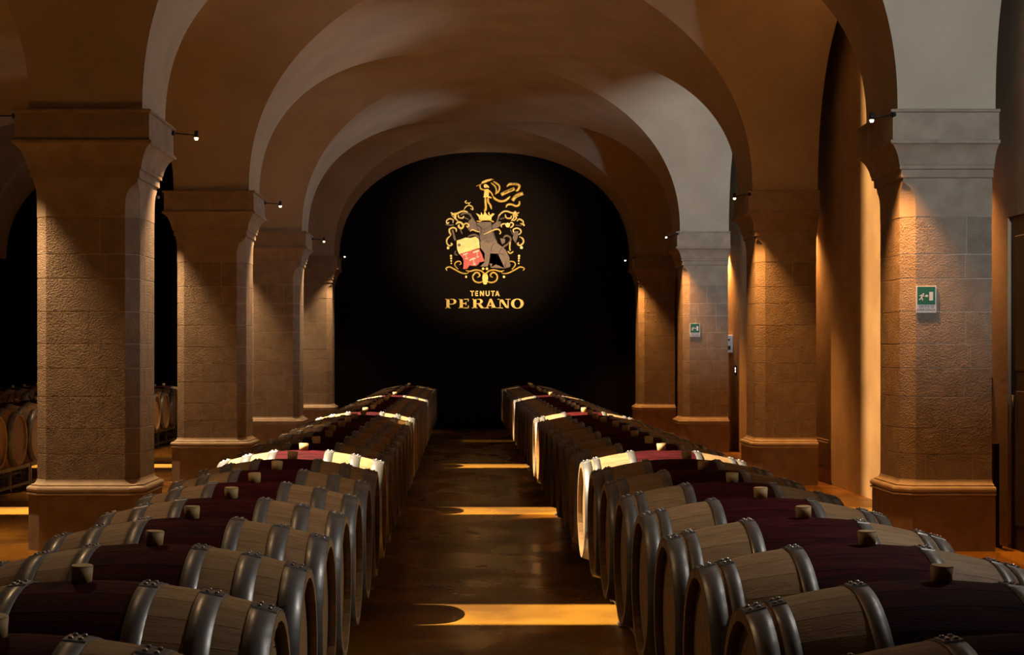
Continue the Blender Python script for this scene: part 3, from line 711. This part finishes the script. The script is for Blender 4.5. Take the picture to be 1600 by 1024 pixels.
def AA(u): return [[(u + 2.6, t), (u + 4.3, t), (u + 1.7, b), (u, b)], [(u + 2.6, t), (u + 4.3, t), (u + 6.9, b), (u + 5.2, b)], rc(u + 1.6, 460, u + 5.4, 461.2)]
letters('estate_lettering', [('T', TT(734.8)), ('E', EE(742)), ('N', NN(749.8)), ('U', UU(758.6)), ('T', TT(767)), ('A', AA(773.6))], 'small gold capitals TENUTA above the larger gold name')

# ------------------------------------------------------------------ exit signs and wall fittings
def text_mesh(s, size, name):
    cu = bpy.data.curves.new(name, 'FONT'); cu.body = s; cu.size = size; cu.align_x = 'CENTER'; cu.extrude = 0.0004
    ob = bpy.data.objects.new(name, cu); COL.objects.link(ob)
    dg = bpy.context.evaluated_depsgraph_get(); dg.update()
    me = bpy.data.meshes.new_from_object(ob.evaluated_get(dg)); bpy.data.objects.remove(ob); bpy.data.curves.remove(cu)
    me.materials.clear(); me.materials.append(M['ink']); return me
def exit_sign(n, z, label):
    W_, H_ = 0.150, 0.198; yf = py(n) - 0.35 - 0.001
    r = empty('exit_sign', (3.355 + W_ / 2, yf, z), label=label, cat='sign', group='green exit signs')
    MB().box((0, -0.003, 0), (W_, 0.006, H_), bev=0.001).build('plate', 'signw', r)
    MB().box((0, -0.0065, 0.028), (0.132, 0.002, 0.132)).build('green_panel', 'signg', r)
    def poly(name, L, m='signw', y=-0.0078):
        mb = MB(); nn = len(L); a = [(x, y, z_) for x, z_ in L]; c = [(x, y + 0.001, z_) for x, z_ in L]
        mb.add(a + c, [list(range(nn))] + [(i, (i + 1) % nn, nn + (i + 1) % nn, nn + i) for i in range(nn)]); mb.build(name, m, r)
    poly('door_symbol', [(0.022, -0.008), (0.05, -0.008), (0.05, 0.055), (0.022, 0.055)])
    poly('arrow_symbol', [(-0.008, 0.018), (0.008, 0.018), (0.016, 0.026), (0.006, 0.036), (-0.008, 0.03)])
    mb = MB()
    def bar(a, b_, w_): 
        a = Vector(a); b_ = Vector(b_); d = (b_ - a).normalized(); q = Vector((-d.y, d.x)) * w_ / 2
        P = [a - q, b_ - q, b_ + q, a + q]; mb.add([(p.x, -0.0078, p.y) for p in P], [(0, 1, 2, 3)])
    bar((-0.036, 0.012), (-0.028, 0.036), 0.014); bar((-0.033, 0.014), (-0.052, -0.004), 0.008); bar((-0.033, 0.014), (-0.026, -0.007), 0.008)
    bar((-0.03, 0.034), (-0.05, 0.026), 0.006); bar((-0.03, 0.034), (-0.015, 0.022), 0.006); bar((-0.024, 0.036), (-0.018, 0.044), 0.011)
    mb.build('running_figure', 'signw', r)
    for k_, s_ in enumerate(('USCITA DI', 'EMERGENZA')):
        o = link('caption', text_mesh(s_, 0.024, 'caption'), r); o.location = (0, -0.0068, -0.061 - 0.024 * k_); o.rotation_euler = (PI / 2, 0, 0)
exit_sign(1, 1.857, 'large green exit sign reading USCITA DI EMERGENZA on nearest right pier')
exit_sign(3, 1.80, 'small green exit sign far down on third right pier')

def switch_plate(y0, z, label):
    r = empty('switch_plate', (WALL_R, y0, z), label=label, cat='switch', group='switch plates')
    MB().box((-0.006, 0, 0), (0.012, 0.085, 0.15), bev=0.003).build('plate', 'blackm', r)
    for q in (0.03, -0.012): MB().tube((-0.012, 0, q), (-0.017, 0, q), 0.014, 12).build('indicator_light', 'led', r)
switch_plate(11.49, 1.20, 'dark switch plate with two glowing dots beside nearest right pier')
switch_plate(22.15, 1.20, 'dark switch plate with two glowing dots between far right piers')
r = empty('control_box', (WALL_R, 22.6, 1.60), label='pale grey control box on side wall behind third right pier', cat='box')
MB().box((-0.06, 0, 0), (0.12, 0.34, 0.27), bev=0.006).build('box_body', 'plate', r)
MB().box((-0.125, 0, 0.0), (0.012, 0.30, 0.23), bev=0.004).build('box_cover', 'plate', r)
MB().box((-0.06, -0.174, -0.06), (0.05, 0.01, 0.06)).build('latch', 'blackm', r)
MB().tube((-0.06, -0.17, 0.06), (-0.06, -0.19, 0.06), 0.015, 10).build('knob', 'blackm', r)
r = empty('access_hatch', (WALL_R, 16.8, 0.325), label='small square ochre access hatch low on side wall', cat='hatch')
MB().box((-0.006, 0, 0), (0.012, 0.60, 0.33), bev=0.003).build('hatch_frame', 'wallp', r)
MB().box((-0.014, 0, 0), (0.010, 0.54, 0.27), bev=0.003).build('hatch_door', 'wallp', r)
r = empty('floor_post', (4.03, 11.22, 0), label='slim black floor post beside the dark doorway', cat='post')
MB().box((0, 0, 0.395), (0.045, 0.045, 0.77), bev=0.005).build('post_shaft', 'blackm', r)
MB().box((0, 0, 0.006), (0.08, 0.08, 0.012), bev=0.002).build('foot_plate', 'blackm', r)
